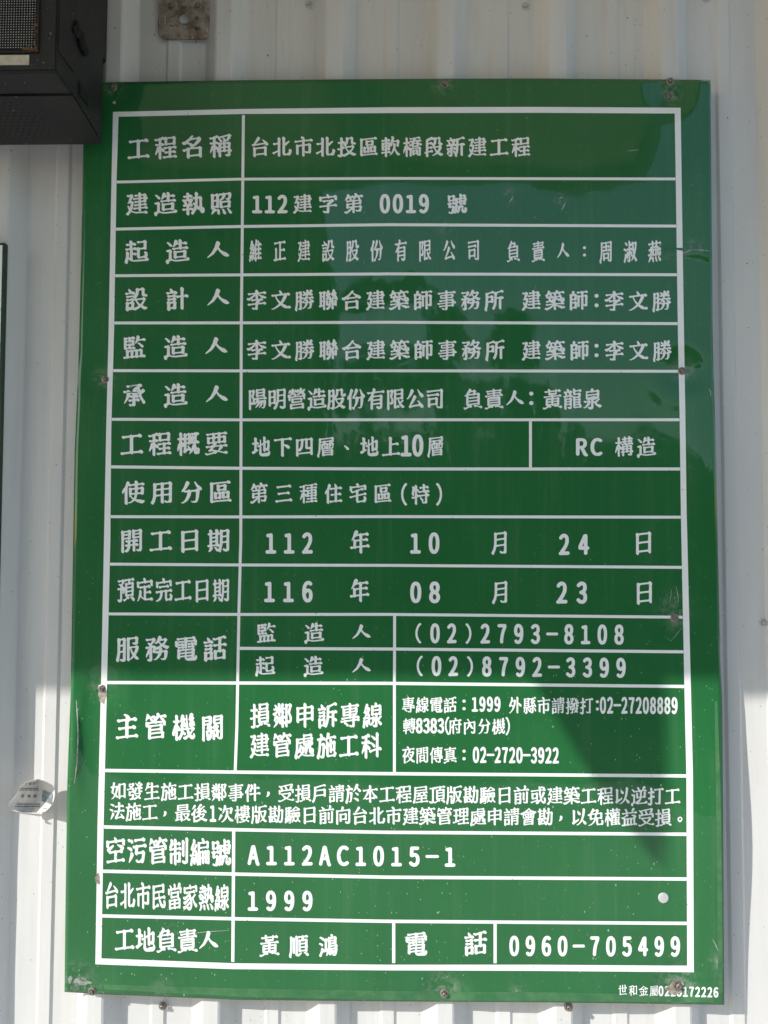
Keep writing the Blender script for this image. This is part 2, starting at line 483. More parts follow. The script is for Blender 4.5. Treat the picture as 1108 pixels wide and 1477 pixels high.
def outlines(Fd):
    ins = Fd < 0; pts = {}; adj = {}
    for y, x in np.argwhere((ins[:-1, :-1] != ins[1:, 1:]) | (ins[:-1, 1:] != ins[1:, :-1]) | (ins[:-1, :-1] != ins[:-1, 1:])).tolist():
        c = [(x, y), (x + 1, y), (x + 1, y + 1), (x, y + 1)]; f = [float(Fd[q[1], q[0]]) for q in c]; cr = []
        for i in range(4):
            j = (i + 1) % 4
            if (f[i] < 0) != (f[j] < 0):
                a, b = sorted((c[i], c[j])); key = (a, b)
                if key not in pts:
                    fa, fb = float(Fd[a[1], a[0]]), float(Fd[b[1], b[0]]); t = fa / (fa - fb)
                    pts[key] = (a[0] + (b[0] - a[0]) * t - PAD, a[1] + (b[1] - a[1]) * t - PAD)
                cr.append(key)
        pr = [(cr[0], cr[1])] if len(cr) == 2 else [(cr[0], cr[3]), (cr[1], cr[2])] if len(cr) == 4 else []
        for a, b in pr: adj.setdefault(a, []).append(b); adj.setdefault(b, []).append(a)
    out = []; seen = set()
    for s in adj:
        if s in seen: continue
        path = [s]; seen.add(s); cur = s
        while True:
            nx = [q for q in adj[cur] if q not in seen]
            if not nx: break
            cur = nx[0]; seen.add(cur); path.append(cur)
        if len(path) < 8: continue
        Q = np.array([pts[k] for k in path]); i = int(np.hypot(*(Q - Q[0]).T).argmax())
        Q = np.vstack([rdp(Q[:i + 1], .35)[:-1], rdp(np.vstack([Q[i:], Q[:1]]), .35)[:-1]])
        if len(Q) >= 3 and abs(np.sum(Q[:, 0] * np.roll(Q[:, 1], -1) - Q[:, 1] * np.roll(Q[:, 0], -1))) / 2 > 25: out.append(Q.tolist())
    return out
def inside(p, L):
    r = False
    for (x0, y0), (x1, y1) in zip(L, L[1:] + L[:1]):
        if (y0 > p[1]) != (y1 > p[1]) and p[0] < (x1 - x0) * (p[1] - y0) / (y1 - y0) + x0: r = not r
    return r
RASTER = {}; TESS = {}
def glyph(c, wt=1.0):
    if c in LAT: wt = 1.0
    if (c, wt) not in TESS:
        if c not in RASTER: RASTER.update(glyph_raster([c]))
        cs = outlines(brush(c, RASTER[c], wt))
        holders = [[j for j in range(len(cs)) if j != i and inside(cs[i][0], cs[j])] for i in range(len(cs))]
        pts, tris = [], []
        for i, q in enumerate(cs):
            if len(holders[i]) % 2: continue
            loops = [q] + [cs[j] for j in range(len(cs)) if len(holders[j]) == len(holders[i]) + 1 and i in holders[j]]
            k = len(pts); pts += [p for l in loops for p in l]
            tris += [tuple(a + k for a in t) for t in tessellate_polygon([[Vector((x, y, 0)) for x, y in l] for l in loops])]
        TESS[c, wt] = (pts, tris, (min(p[0] for p in pts), max(p[0] for p in pts), min(p[1] for p in pts), max(p[1] for p in pts)))
    return TESS[c, wt]

# ------------------------------------------------------------------ sign surface
def interp(tab, t):
    if t <= tab[0][0]: return tab[0][1]
    for (a, va), (b, vb) in zip(tab, tab[1:]):
        if t <= b: return va + (vb - va) * (t - a) / (b - a)
    return tab[-1][1]
EL = [(118, 121), (207, 120), (300, 118.6), (500, 114), (600, 110), (650, 107.7), (750, 106), (1000, 102), (1130, 97), (1300, 94.5), (1432, 93)]
ER = [(115, 1025), (500, 1028.5), (650, 1032.9), (800, 1036), (950, 1039), (1010, 1042), (1200, 1043.5), (1449, 1045)]
ET = [(121, 119), (350, 115.5), (560, 113.8), (760, 113), (1025, 115)]
EB = [(93, 1431), (141, 1434), (350, 1442.5), (560, 1444.5), (800, 1446), (1045, 1449.5)]
SCREWS = [(164, 126, 5.5), (641, 122, 6), (967, 117.5, 6), (967, 137, 5.5), (152, 547, 5.5), (984, 535, 6), (973, 891, 6),
          (147, 993, 6), (133, 1430, 6), (641, 1433, 6.5), (977, 1421, 8)]
SCREW_AT = [PY(x, y) for x, y, r in SCREWS]
BULGE = [  # (px, py, radius x m, radius z m, height m)
    (1040, 700, .05, .11, .007), (1042, 1190, .05, .13, .009), (1028, 300, .05, .12, .004),
    (100, 1080, .022, .06, .006), (98, 1280, .04, .07, .004), (112, 760, .03, .08, .003),
    (390, 1450, .09, .03, .003), (800, 1450, .09, .03, .004), (400, 110, .12, .03, .002), (800, 108, .1, .03, .002),
    (560, 420, .20, .10, .0015), (760, 820, .2, .12, .0015), (300, 640, .15, .1, .001), (420, 1120, .2, .1, .0012)]
BULGE_AT = [(PY(a, b), c, d, e) for a, b, c, d, e in BULGE]
def sheet_lift(x, z):
    s = .0042 + .0011 * math.sin(x * 11.5 + 1.1) * math.sin(z * 6.1 + .4) + .0006 * math.sin(x * 38.9 + z * 3)
    for p in SCREW_AT:
        r2 = (x - p.x) ** 2 + (z - p.z) ** 2
        if r2 < .02:
            s -= .0032 * math.exp(-r2 / (.030 ** 2)) - .0009 * math.exp(-((math.sqrt(r2) - .038) / .016) ** 2)
    for p, rx, rz, h in BULGE_AT:
        s += h * math.exp(-((x - p.x) / rx) ** 2 - ((z - p.z) / rz) ** 2)
    # crease running in from the right edge
    c = PY(985, 362); u = (z - c.z) - .016 * ((x - c.x) * 18) ** 2 * (-1)
    if x > c.x - .06: s += .0016 * math.exp(-(u / .004) ** 2) * min(1, (x - c.x + .06) / .05)
    # long crease on the left edge
    a = PY(110, 1075)
    s += .0030 * math.exp(-((x - a.x - .8 * ((z - a.z) ** 2)) / .0045) ** 2 - ((z - a.z) / .055) ** 2)
    return max(s, .0004)
def S(px, py, lift=0.0):
    d = ray(px, py); b = EYE + d * (D / d.y)
    return EYE + d * ((D - sheet_lift(b.x, b.z) - lift) / d.y)

sign = root('construction_sign', 'large green sheet-metal sign with white ruled rows of Chinese lettering screwed to the corrugated wall',
            'sign', PY(570, 1444))
NU, NV = 170, 240
vs, fs = [], []
for j in range(NV + 1):
    v = j / NV
    for i in range(NU + 1):
        u = i / NU
        tx = 121 + (1025 - 121) * u; bx = 93 + (1045 - 93) * u
        ty = interp(ET, tx); by = interp(EB, bx)
        ly = 119 + (1431 - 119) * v; ry = 115 + (1449.5 - 115) * v
        lx = interp(EL, ly); rx = interp(ER, ry)
        qx = (1 - v) * tx + v * bx + (1 - u) * lx + u * rx - ((1 - u) * (1 - v) * 121 + u * (1 - v) * 1025 + (1 - u) * v * 93 + u * v * 1045)
        qy = (1 - v) * ty + v * by + (1 - u) * ly + u * ry - ((1 - u) * (1 - v) * 119 + u * (1 - v) * 115 + (1 - u) * v * 1431 + u * v * 1449.5)
        vs.append(S(qx, qy))
for j in range(NV):
    for i in range(NU):
        a = j * (NU + 1) + i; fs.append((a, a + NU + 1, a + NU + 2, a + 1))
panel = mesh('panel', vs, fs, SIGN, sign, True)
panel.data.materials.append(EDGE)
wa = panel.data.attributes.new('wear', 'FLOAT', 'POINT')
scuffs = [(p, .013, 1.0) for p in SCREW_AT] + [(PY(112, 1412), .018, 1.4), (PY(977, 1421), .022, 1.2), (PY(105, 1420), .012, 1.2),
          (PY(235, 1425), .012, .8), (PY(641, 1428), .022, 1.0), (PY(973, 880), .018, .8), (PY(250, 1345), .01, .6), (PY(735, 285), .010, .8),
          (PY(808, 290), .008, .9), (PY(1000, 362), .012, .8), (PY(745, 1430), .01, 1.0), (PY(1036, 1385), .012, .9), (PY(640, 328), .01, .6)]
for i, v in enumerate(vs):
    t = 0
    for p, r, a in scuffs:
        d2 = (v.x - p.x) ** 2 + (v.z - p.z) ** 2
        if d2 < 16 * r * r: t = max(t, a * math.exp(-d2 / (r * r)))
    wa.data[i].value = t
sol = panel.modifiers.new('thickness', 'SOLIDIFY'); sol.thickness = .0016; sol.offset = -1; sol.material_offset_rim = 1
sol.use_quality_normals = True

# dirty film strips just inside the bottom and right edges
def strip(name, pts, width, mat, lift, step=7.0, parent=None):
    """pts: pixel polyline; width: px number or list per point; ribbon laid on the sheet"""
    P = []
    wl = width if isinstance(width, (list, tuple)) else [width] * len(pts)
    for (a, wa_), (b, wb_) in zip(zip(pts, wl), zip(pts[1:], wl[1:])):
        L = math.hypot(b[0] - a[0], b[1] - a[1]); k = max(1, int(L / step))
        for i in range(k): P.append((a[0] + (b[0] - a[0]) * i / k, a[1] + (b[1] - a[1]) * i / k, wa_ + (wb_ - wa_) * i / k))
    P.append((pts[-1][0], pts[-1][1], wl[-1]))
    vs, fs = [], []
    for i, (x, y, wd) in enumerate(P):
        x0, y0, _ = P[max(i - 1, 0)]; x1, y1, _ = P[min(i + 1, len(P) - 1)]
        L = math.hypot(x1 - x0, y1 - y0) or 1; nx, ny = -(y1 - y0) / L, (x1 - x0) / L
        for t in (-.5, 0, .5):
            vs.append(S(x + nx * wd * t, y + ny * wd * t, lift))
        if i:
            a = 3 * (i - 1)
            fs += [(a, a + 1, a + 4, a + 3), (a + 1, a + 2, a + 5, a + 4)]
    return mesh(name, vs, fs, mat, parent or sign, True)
strip('edge_film', [(150, 1423.5), (350, 1432), (560, 1436), (800, 1438), (1030, 1441)], [7, 12, 13, 13, 10], FILM, .00015)
strip('edge_film', [(1033, 1012), (1036.5, 1150), (1038.5, 1300), (1039.5, 1432)], [4, 7, 7, 6], FILM, .00018)

# ------------------------------------------------------------------ ruled lines
LW = .00022
fl = [(160.9, 157), (159.5, 262), (156.4, 480), (153.5, 600), (149.4, 780), (145.5, 1000), (140.9, 1190), (137.7, 1391)]
fr = [(981.9, 155), (984, 300), (986, 480), (988.5, 620), (990.3, 740), (996.9, 1000), (999.6, 1120), (1001, 1403)]
fl = [(163, 157)] + [(160.9 + .8, 220)] + fl[2:]
ring_o = []; ring_i = []
top = [(163, 161.2), (350, 157), (560, 154.5), (770, 154), (982, 155.2)]
topi = [(171, 168.3), (350, 164.3), (560, 163), (770, 162.6), (973.4, 163.6)]
li = [(171, 168.3), (168.2, 260), (164.5, 480), (160.5, 620), (159.2, 780), (154, 1000), (149.5, 1190), (146.3, 1382.5)]
lo = [(163, 161.2), (160.8, 260), (156.6, 480), (153.2, 620), (150, 780), (145.5, 1000), (140.7, 1190), (137.6, 1391)]
ri = [(973.4, 163.6), (975.5, 300), (978, 480), (980.5, 600), (982.3, 740), (987.3, 990), (990.3, 1120), (991.4, 1393)]
ro = [(982, 155.2), (984, 300), (986.8, 480), (988.8, 600), (990.7, 740), (996.7, 990), (999.7, 1120), (1001, 1402.5)]
bi = [(146.3, 1382.5), (336, 1389.5), (560, 1391.6), (770, 1391.6), (991.4, 1393)]
bo = [(137.6, 1391), (336, 1398), (560, 1399.8), (770, 1400.5), (1001, 1402.5)]
def band(outer, inner, step=7.0):
    n = 0; vs = []; fs = []
    for k in range(len(outer) - 1):
        L = math.hypot(outer[k + 1][0] - outer[k][0], outer[k + 1][1] - outer[k][1]); m_ = max(1, int(L / step))
        for i in range(m_ + (1 if k == len(outer) - 2 else 0)):
            t = i / m_
            o_ = [outer[k][q] + (outer[k + 1][q] - outer[k][q]) * t for q in (0, 1)]
            n_ = [inner[k][q] + (inner[k + 1][q] - inner[k][q]) * t for q in (0, 1)]
            for s_ in (0, .5, 1):
                vs.append(S(o_[0] + (n_[0] - o_[0]) * s_, o_[1] + (n_[1] - o_[1]) * s_, LW))
    for i in range(len(vs) // 3 - 1):
        a = 3 * i; fs += [(a, a + 1, a + 4, a + 3), (a + 1, a + 2, a + 5, a + 4)]
    return vs, fs
bv, bf = [], []
for o_, i_ in ((top, topi), (lo, li), (ro, ri), (bo, bi)):
    v_, f_ = band(o_, i_); k = len(bv); bv += v_; bf += [tuple(q + k for q in f) for f in f_]
mesh('border_frame', bv, bf, WHITE, sign, True)

def xin(y): return interp([(b, a) for a, b in li], y)
def xout(y): return interp([(b, a) for a, b in ri], y)
ROWS = [  # y at left, at the label divider, at x=560, right
    (262.5, 258.3, 257.2, 258), (330.4, 326.6, 324, 326), (397.6, 396.4, 395, 396.2), (465.8, 465.6, 464.8, 466.7), (534.5, 534.9, 534.7, 535.5),
    (604.7, 605.5, 605.4, 605.4), (673.4, 675.4, 676.4, 676.4), (745.2, 745.6, 745.1, 746), (813.7, 814.9, 815.5, 818.4), (885.5, 886.3, 886.2, 890.3),
    (984.5, 985.2, 985.7, 990.2), (1111.4, 1113.8, 1116, 1119.3), (1192.9, 1197, 1200.6, 1203.4), (1256.7, 1261, 1265.4, 1268), (1321.2, 1325.5, 1329, 1332)]
RW = [4, 4.2, 4.2, 4.2, 4.2, 4.2, 4.4, 4.2, 4.2, 4.2, 4.6, 4.8, 4.8, 4.8, 4.8]
for (a, b, c, d), wd in zip(ROWS, RW):
    strip('rule_line', [(xin(a) + .3, a), (345, b), (560, c), (xout(d) - .3, d)], wd, WHITE, LW)
strip('rule_line', [(346, 935.2), (569, 936.2), (xout(940) - .3, 940.2)], 4.4, WHITE, LW)
DV = [(351.2, 166), (348, 480), (347.3, 780), (344.6, 885), (341.5, 1060), (339.3, 1113.5)]
def dx(y): return interp([(b, a) for a, b in DV], y)
def column_rule(pts, wd=4.2): strip('rule_line', pts, wd, WHITE, LW + .00003)
def ycol(r, x):
    a, b, c, d = ROWS[r]; return interp([(160, a), (345, b), (560, c), (985, d)], x)
segs = [164.3] + [None] * 16
cuts = [163.8] + [ycol(r, 346) for r in range(12)]
for y0, y1 in zip(cuts, cuts[1:]):
    column_rule([(dx(y0), y0 + 2.1), (dx((y0 + y1) / 2), (y0 + y1) / 2), (dx(y1), y1 - 2.2)])
ry_ = [ycol(12, 337), ycol(13, 337), ycol(14, 337), 1390]
for y0, y1 in zip(ry_, ry_[1:]): column_rule([(337.2 - (y0 - 1197) * .007, y0 + 2.4), (337.2 - (y1 - 1197) * .007, y1 - 2.4)], 4.6)
column_rule([(765.3, 607.6), (765.3, 674.1)])
column_rule([(569.3, 888.5), (569.2, 934)]); column_rule([(569.2, 938.5), (569, 983.4)])
column_rule([(569, 988.2), (569, 1113.5)]); column_rule([(568, 1331.5), (568, 1389.2)], 4.6); column_rule([(714.3, 1332.5), (714.3, 1389.5)], 4.6)

# ------------------------------------------------------------------ lettering
def text(s, x0, y0, x1, y1, w, h, mat=None, parent=None, surf=None, name='lettering', lat=None, lift=.00028, ymid=None):
    """characters centred at equal steps from (x0,y0) to (x1,y1) in the photograph's pixels, each w x h"""
    surf = surf or (lambda a, b: S(a, b, lift))
    vs, fs = [], []; n = len(s); wt = .78 if h < 20 else .88 if h < 29 else .95
    for i, c in enumerate(s):
        if c == ' ': continue
        t = i / (n - 1) if n > 1 else 0
        x = x0 + (x1 - x0) * t; y = y0 + (y1 - y0) * t
        if ymid is not None: y += 4 * t * (1 - t) * (ymid - (y0 + y1) / 2)
        pts, tris, (gx0, gx1, gy0, gy1) = glyph(c, wt)
        if c in LAT:
            b0 = glyph('0')[2]; sx = w / (b0[1] - b0[0]); sy = h / (b0[3] - b0[2]); ox = (gx0 + gx1) / 2; oy = (b0[2] + b0[3]) / 2
            if c in 'ACR': sx *= (b0[1] - b0[0]) / (gx1 - gx0) * 1.12
            if c in '()': oy = (gy0 + gy1) / 2; sy = h * 1.02 / (gy1 - gy0); sx = w * .62 / (gx1 - gx0)
            if c == ':': sx = sy = min(w, 30) / 155; oy = (gy0 + gy1) / 2
        else:
            sx, sy = w / 210.0, h / 208.0; ox = 100; oy = 100
            if c in '，、': ox = gx0 + 38; oy = 45
            if c == '。': ox = (gx0 + gx1) / 2; oy = 60; sx *= .9; sy *= .8
        k = len(vs)
        for p in pts: vs.append(surf(x + (p[0] - ox) * sx, y - (p[1] - oy) * sy))
        fs += [tuple(q + k for q in f) for f in tris]
    return mesh(name, vs, fs, mat or WHITE, parent or sign)

TX = [
 ('工程名稱', 199.8, 214, 318.2, 210.1, 35, 36), ('台北市北投區軟橋段新建工程', 375.2, 211.3, 751.4, 211.6, 29.5, 31),
 ('建造執照', 197.9, 293.6, 319, 293.3, 35, 35), ('112', 371, 294.4, 407.5, 294.4, 15, 27), ('建字第', 436.6, 293.5, 510.3, 293.6, 30, 30),
 ('0019', 555.3, 293.8, 611.6, 293.8, 15, 28), ('號', 659.3, 293.8, 659.3, 293.8, 31, 31),
 ('起造人', 196.7, 362.6, 314.3, 361.5, 36, 36), ('維正建設股份有限公司', 368.6, 361.5, 683.1, 360.8, 20, 34), ('負責人', 740.7, 362.5, 812.2, 362.5, 20, 33),
 (':', 843.2, 362.5, 843.2, 362.5, 20, 33), ('周淑燕', 874.5, 362.5, 944.4, 362.5, 21, 34),
 ('設計人', 196.7, 431.3, 314.3, 430, 36, 36), ('李文勝聯合建築師事務所', 370.6, 432.5, 712.9, 432.8, 30, 31), ('建築師', 766.5, 433, 834.8, 433, 30, 31),
 (':', 860.6, 433.5, 860.6, 433.5, 26, 31), ('李文勝', 886.4, 434, 954.4, 434, 29, 31),
 ('監造人', 194, 500.7, 311.6, 500, 36, 36), ('李文勝聯合建築師事務所', 370.6, 504.6, 714.1, 504.5, 30, 31), ('建築師', 766.5, 505, 836, 505.3, 30, 31),
 (':', 860.6, 505.5, 860.6, 505.5, 26, 31), ('李文勝', 886.6, 505.7, 955.2, 505.7, 29, 31),
 ('承造人', 193.2, 569.8, 312.4, 569.5, 36, 36), ('陽明營造股份有限公司', 371.4, 575.3, 627.5, 575.2, 29, 33), ('負責人', 682.3, 575.2, 742.7, 575.2, 29, 32),
 (':', 766.5, 574.5, 766.5, 574.5, 26, 32), ('黃龍泉', 797.1, 575.2, 854.7, 575.2, 29, 32),
 ('工程概要', 190, 640.4, 312.4, 639.3, 36, 37), ('地下四層、地上', 376.8, 644.3, 564.2, 644, 29, 31), ('10', 585.8, 642.7, 602.7, 642.7, 16, 32),
 ('層', 628.7, 643.5, 628.7, 643.5, 27, 32), ('RC', 839.6, 644.7, 860.5, 644.7, 15.5, 26), ('構造', 900.3, 643.9, 932.1, 644.4, 29, 31),
 ('使用分區', 192, 710.3, 318.2, 709.5, 36, 36), ('第三種住宅區', 373.7, 711.5, 552.2, 711.7, 28, 31), ('(', 583, 713, 583, 713, 14, 32),
 ('特', 606.9, 713, 606.9, 713, 28, 31), (')', 633.5, 713, 633.5, 713, 14, 32),
 ('開工日期', 190, 779.6, 315.5, 779.6, 36, 37), ('112', 390.8, 783.5, 443.5, 783.5, 15.5, 31), ('年', 519.2, 782, 519.2, 782, 31, 36),
 ('10', 599.4, 783.5, 626.2, 783.5, 15.5, 31), ('月', 721.7, 782.6, 721.7, 782.6, 28, 37), ('24', 813.9, 785.5, 842.3, 785.5, 15.5, 31), ('日', 928.4, 782.6, 928.4, 782.6, 32, 37),
 ('預定完工日期', 181.6, 850.6, 319, 851.4, 27, 37), ('116', 388.8, 853.5, 443.5, 853.5, 15.5, 31), ('年', 518.8, 852, 518.8, 852, 31, 36),
 ('08', 599.8, 854.5, 627, 854.5, 16, 31), ('月', 722.5, 854, 722.5, 854, 28, 36), ('23', 810.6, 855, 839.4, 855, 16, 32), ('日', 929.6, 854.5, 929.6, 854.5, 32, 37),
 ('服務電話', 184.3, 936, 310.4, 935.2, 37, 39), ('監造人', 384.2, 912.7, 521.2, 912.5, 30, 31), ('起造人', 382.2, 960.4, 521.2, 960.9, 30, 31),
 ('(02)2793-8108', 603.5, 913.4, 893.1, 915.5, 13.8, 29), ('(02)8792-3399', 605.5, 960.6, 895.9, 963.4, 14, 29),
 ('主管機關', 183.2, 1047.3, 306.6, 1049.3, 36, 41), ('損鄰申訴專線', 375.2, 1031.8, 537.5, 1031.8, 31, 39), ('建管處施工科', 374.5, 1074.9, 535.5, 1075.5, 31, 39),
 ('專線電話:', 589.2, 1016.6, 669.5, 1016.8, 20.5, 25), ('1999', 685.1, 1015.9, 717.6, 1015.9, 9.2, 22), ('外縣市請撥打', 743.6, 1017.4, 846.3, 1017.8, 20.5, 26),
 (':', 861.8, 1017.5, 861.8, 1017.5, 20, 24), ('02-27208889', 869.9, 1017.4, 973.1, 1017.9, 9, 24.5),
 ('轉', 590.5, 1047, 590.5, 1047, 20, 25), ('8383', 604.9, 1047, 636, 1047, 10, 22), ('(', 645, 1047, 645, 1047, 10, 26), ('府內分機', 656.7, 1047.2, 719.6, 1047.6, 20.5, 25), (')', 732.6, 1047.5, 732.6, 1047.5, 10, 26),
 ('夜間傳真:', 589.2, 1088.9, 669.5, 1089, 20.5, 26), ('02-2720-3922', 686.7, 1089, 801.7, 1089.9, 9.2, 23.5),
 ('空污管制編號', 166.9, 1226, 319, 1230, 31, 42), ('A112AC1015-1', 365.9, 1233.5, 649.3, 1236, 15.5, 29.5),
 ('台北市民當家熱線', 161.3, 1291, 320.1, 1295, 23, 41), ('1999', 364.8, 1299.4, 443.5, 1299.8, 15, 29.5),
 ('工地負責人', 179.7, 1354.9, 300.7, 1357.5, 31, 38), ('黃順鴻', 388.8, 1363.8, 473.4, 1364.6, 30, 34), ('電', 600.6, 1361.5, 600.6, 1361.5, 36, 38), ('話', 686.4, 1360.6, 686.4, 1360.6, 36, 38),
 ('0960-705499', 741.9, 1364.6, 974.3, 1365.5, 14, 29.5),
 ('世和金屬', 898.4, 1428.3, 943.6, 1429.3, 14, 17), ('0225172226', 953.6, 1429.6, 1032.9, 1431.6, 7.2, 15),
]
for t in TX: text(*t)
# the two-line notice row bows upwards at its left end
text('如發生施工損鄰事件，受損戶請於本工程屋頂版勘驗日前或建築工程以逆打工', 170.7, 1140.5, 970.2, 1148.4, 25, 28, ymid=1145.6)
text('法施工，最後', 168.8, 1170.3, 287.2, 1172.9, 25, 28); text('1', 307.3, 1173.4, 307.3, 1173.4, 9.5, 25)
text('次樓版勘驗日前向台北市建築管理處申請會勘，以免權益受損。', 325.2, 1174, 981, 1179.2, 25, 28, ymid=1177.4)

# ------------------------------------------------------------------ screws, plug, stains on the sign
def screw_bm(c, r, wall=False):
    bm = bmesh.new()
    lathe(bm, [(r * 1.35, 0), (r * 1.35, r * .16), (r * 1.05, r * .28), (r * .8, r * .30)], c, n=22)
    lathe(bm, [(r * .82, r * .25), (r * .82, r * .42)], c, n=22)
    lathe(bm, [(r * .68, r * .4), (r * .68, r * .95), (r * .55, r * 1.08), (r * .34, r * 1.08), (r * .26, r * .80), (0, r * .78)], c, n=6)
    return bm
PXM = D / F
for (x, y, r), p in zip(SCREWS, SCREW_AT):
    c = S(x, y); b = screw_bm(c, r * PXM * .72)
    rot = Matrix.Translation(c) @ Matrix.Rotation(rng.uniform(0, 1), 4, 'Y') @ Matrix.Rotation(rng.uniform(-.12, .12), 4, 'X') @ Matrix.Translation(-c)
    bmesh.ops.transform(b, matrix=rot, verts=b.verts)
    o = bobj('screw', b, SCREW, sign)
bm = bmesh.new(); lathe(bm, [(7.2 * PXM, -.0002), (7.2 * PXM, .0008), (6.4 * PXM, .0013), (0, .0014)], S(957, 1295), n=28)
bobj('hole_plug', bm, PLUG, sign)
bm = bmesh.new(); lathe(bm, [(2.4 * PXM, 0), (2.2 * PXM, .0006), (0, .0008)], S(165, 148), n=12); bobj('hole_plug', bm, PLUG, sign)
def blob(name, cx, cy, rx, ry, mat, lift, seed, n=26, parent=None, surf=None):
    r_ = random.Random(seed); ph = [r_.uniform(0, 6.3) for _ in range(4)]
    surf = surf or (lambda a, b: S(a, b, lift))
    vs = [surf(cx, cy)]
    for k in range(n):
        a = 2 * math.pi * k / n; q = 1 + .16 * math.sin(2 * a + ph[0]) + .12 * math.sin(3 * a + ph[1]) + .1 * math.sin(5 * a + ph[2]) + .07 * math.sin(9 * a + ph[3])
        vs.append(surf(cx + rx * q * math.cos(a), cy + ry * q * math.sin(a)))
    return mesh(name, vs, [(0, 1 + k, 1 + (k + 1) % n) for k in range(n)], mat, parent or sign)
blob('rust_stain', 148, 1004, 5, 12, STAIN, .00034, 3)
blob('rust_stain', 974, 1425, 13, 9, STAIN, .00034, 5)
blob('rust_stain', 141, 1268, 4, 7, STAIN, .00034, 6)
blob('scuff_mark', 112, 1415, 5, 4, ALU, .0002, 8); blob('scuff_mark', 122, 1418, 9, 3, ALU, .0002, 9)
blob('scuff_mark', 101, 1413, 3, 5, ALU, .0002, 10)
def scratch(pts, wd, mat=None): strip('scratch', pts, wd, mat or ALU, .0002, 4)
scratch([(110, 1010), (112, 1040), (112.5, 1065), (111, 1100), (107.5, 1130)], [.6, 1.6, 1.9, 1.5, .5])
scratch([(110, 1026), (114, 1022)], [.8, .4])
for a, b, wd in (((735, 292), (741, 282), 1.6), ((806, 287), (812, 284), 1.4), ((810, 303), (816, 292), 1.5), ((983, 366), (1000, 360), 1.6), ((935, 365), (956, 352), 1.0),
                 ((1000, 360), (1024, 362), 1.4), ((905, 218), (922, 216), .9), ((1023, 560), (1026, 572), 1.5), ((979, 868), (975, 845), .9), ((966, 868), (969, 850), .7), ((984, 905), (968, 925), .8),
                 ((270, 1347), (330, 1342), 1.3), ((1028, 1355), (1036, 1372), 1.6)):
    scratch([a, ((a[0] + b[0]) / 2 + .6, (a[1] + b[1]) / 2 - .5), b], [wd * .3, wd, wd * .3])

# ------------------------------------------------------------------ corrugated wall: one sheet after another
RIB0, PITCH, TOPW, FLK, DEP = -.098, .1615, .024, .018, .0200
YT = .0035                                   # rib tops lie just behind the sign
wall = root('corrugated_wall', 'off-white corrugated steel wall with vertical ribs behind the green sign', 'wall', (0, .03, 0))
ZB, ZT = 0.02, 3.3
def profile(x0, x1):
    pts = []
    k0 = int(math.floor((x0 - RIB0) / PITCH)) - 1; k1 = int(math.ceil((x1 - RIB0) / PITCH)) + 1
    for k in range(k0, k1 + 1):
        c = RIB0 + k * PITCH; h = TOPW / 2
        pts += [(c - h - FLK - .0015, DEP), (c - h - FLK + .0008, DEP - .0015), (c - h - .0008, .0012), (c - h + .002, 0), (c + h - .002, 0), (c + h + .0008, .0012),
                (c + h + FLK - .0008, DEP - .0015), (c + h + FLK + .0015, DEP)]
        s = c + PITCH / 2 + .003
        pts += [(s - .0125, DEP), (s - .0085, DEP - .0026), (s + .0075, DEP - .0026), (s + .0115, DEP)]
    out = []
    for (a, ya), (b, yb) in zip(pts, pts[1:]):
        if b <= x0 or a >= x1: continue
        if a < x0: ya += (yb - ya) * (x0 - a) / (b - a); a = x0
        if not out: out.append((a, ya))
        if b > x1: yb = ya + (yb - ya) * (x1 - a) / (b - a); b = x1
        out.append((b, yb))
    return out
W5 = PITCH * 5
seams = [-.0725 + W5 * k for k in range(-6, 6)]
for a, b in zip(seams, seams[1:]):
    prof = profile(a, b + .004)
    r = random.Random(int(a * 1000)); nz = 60
    near = -1.2 < a < 1.2
    prof2 = []
    for (xa, ya), (xb, yb) in zip(prof, prof[1:]):
        prof2.append((xa, ya))
        if near and xb - xa > .012:
            k = int((xb - xa) / .010)
            prof2 += [(xa + (xb - xa) * i / k, ya + (yb - ya) * i / k) for i in range(1, k)]
    prof2.append(prof[-1]); nzz = 150 if near else 12
    vs, fs = [], []; n = len(prof2)
    for j in range(nzz + 1):
        z = ZB + (ZT - ZB) * j / nzz
        for i, (x, y) in enumerate(prof2):
            dy = 0
            if near:
                dy = .0011 * noise.noise(Vector((x * 9, z * 2.2, 3.3))) + .0005 * noise.noise(Vector((x * 40, z * 9, 1.3)))
            over = .0016 if x > b - .012 else 0
            vs.append((x, YT + y - over + dy + .0006, z))
    for j in range(nzz):
        for i in range(n - 1):
            q = j * n + i; fs.append((q, q + 1, q + n + 1, q + n))
    o = mesh('wall_sheet', vs, fs, WALL, wall, near and False)
    so_ = o.modifiers.new('thickness', 'SOLIDIFY'); so_.thickness = .0006; so_.offset = -1
def wall_y(x):
    for (a, ya), (b, yb) in zip(WP, WP[1:]):
        if a <= x <= b: return YT + ya + (yb - ya) * (x - a) / max(b - a, 1e-6)
    return YT
WP = profile(-2, 2)
def W(px, py, lift=0.0):
    y = YT + DEP
    for _ in range(12):
        p = PY(px, py, y); y = .5 * y + .5 * (wall_y(p.x) - lift)
    return PY(px, py, y)
for (x, y, r) in ((445, 6, 5.2), (758, 9, 5.5), (1019, -1, 5.5), (1101, 898, 5.5), (235, 1451, 5.5), (820, 1452, 5.8), (700, 1600, 5.5), (1097, 1620, 5.5), (60, 1650, 5.5)):
    c = W(x, y); b = screw_bm(c, r * PXM * .8)
    bobj('screw', b, PAINTED_SCREW if y < 1000 else SCREW, wall)
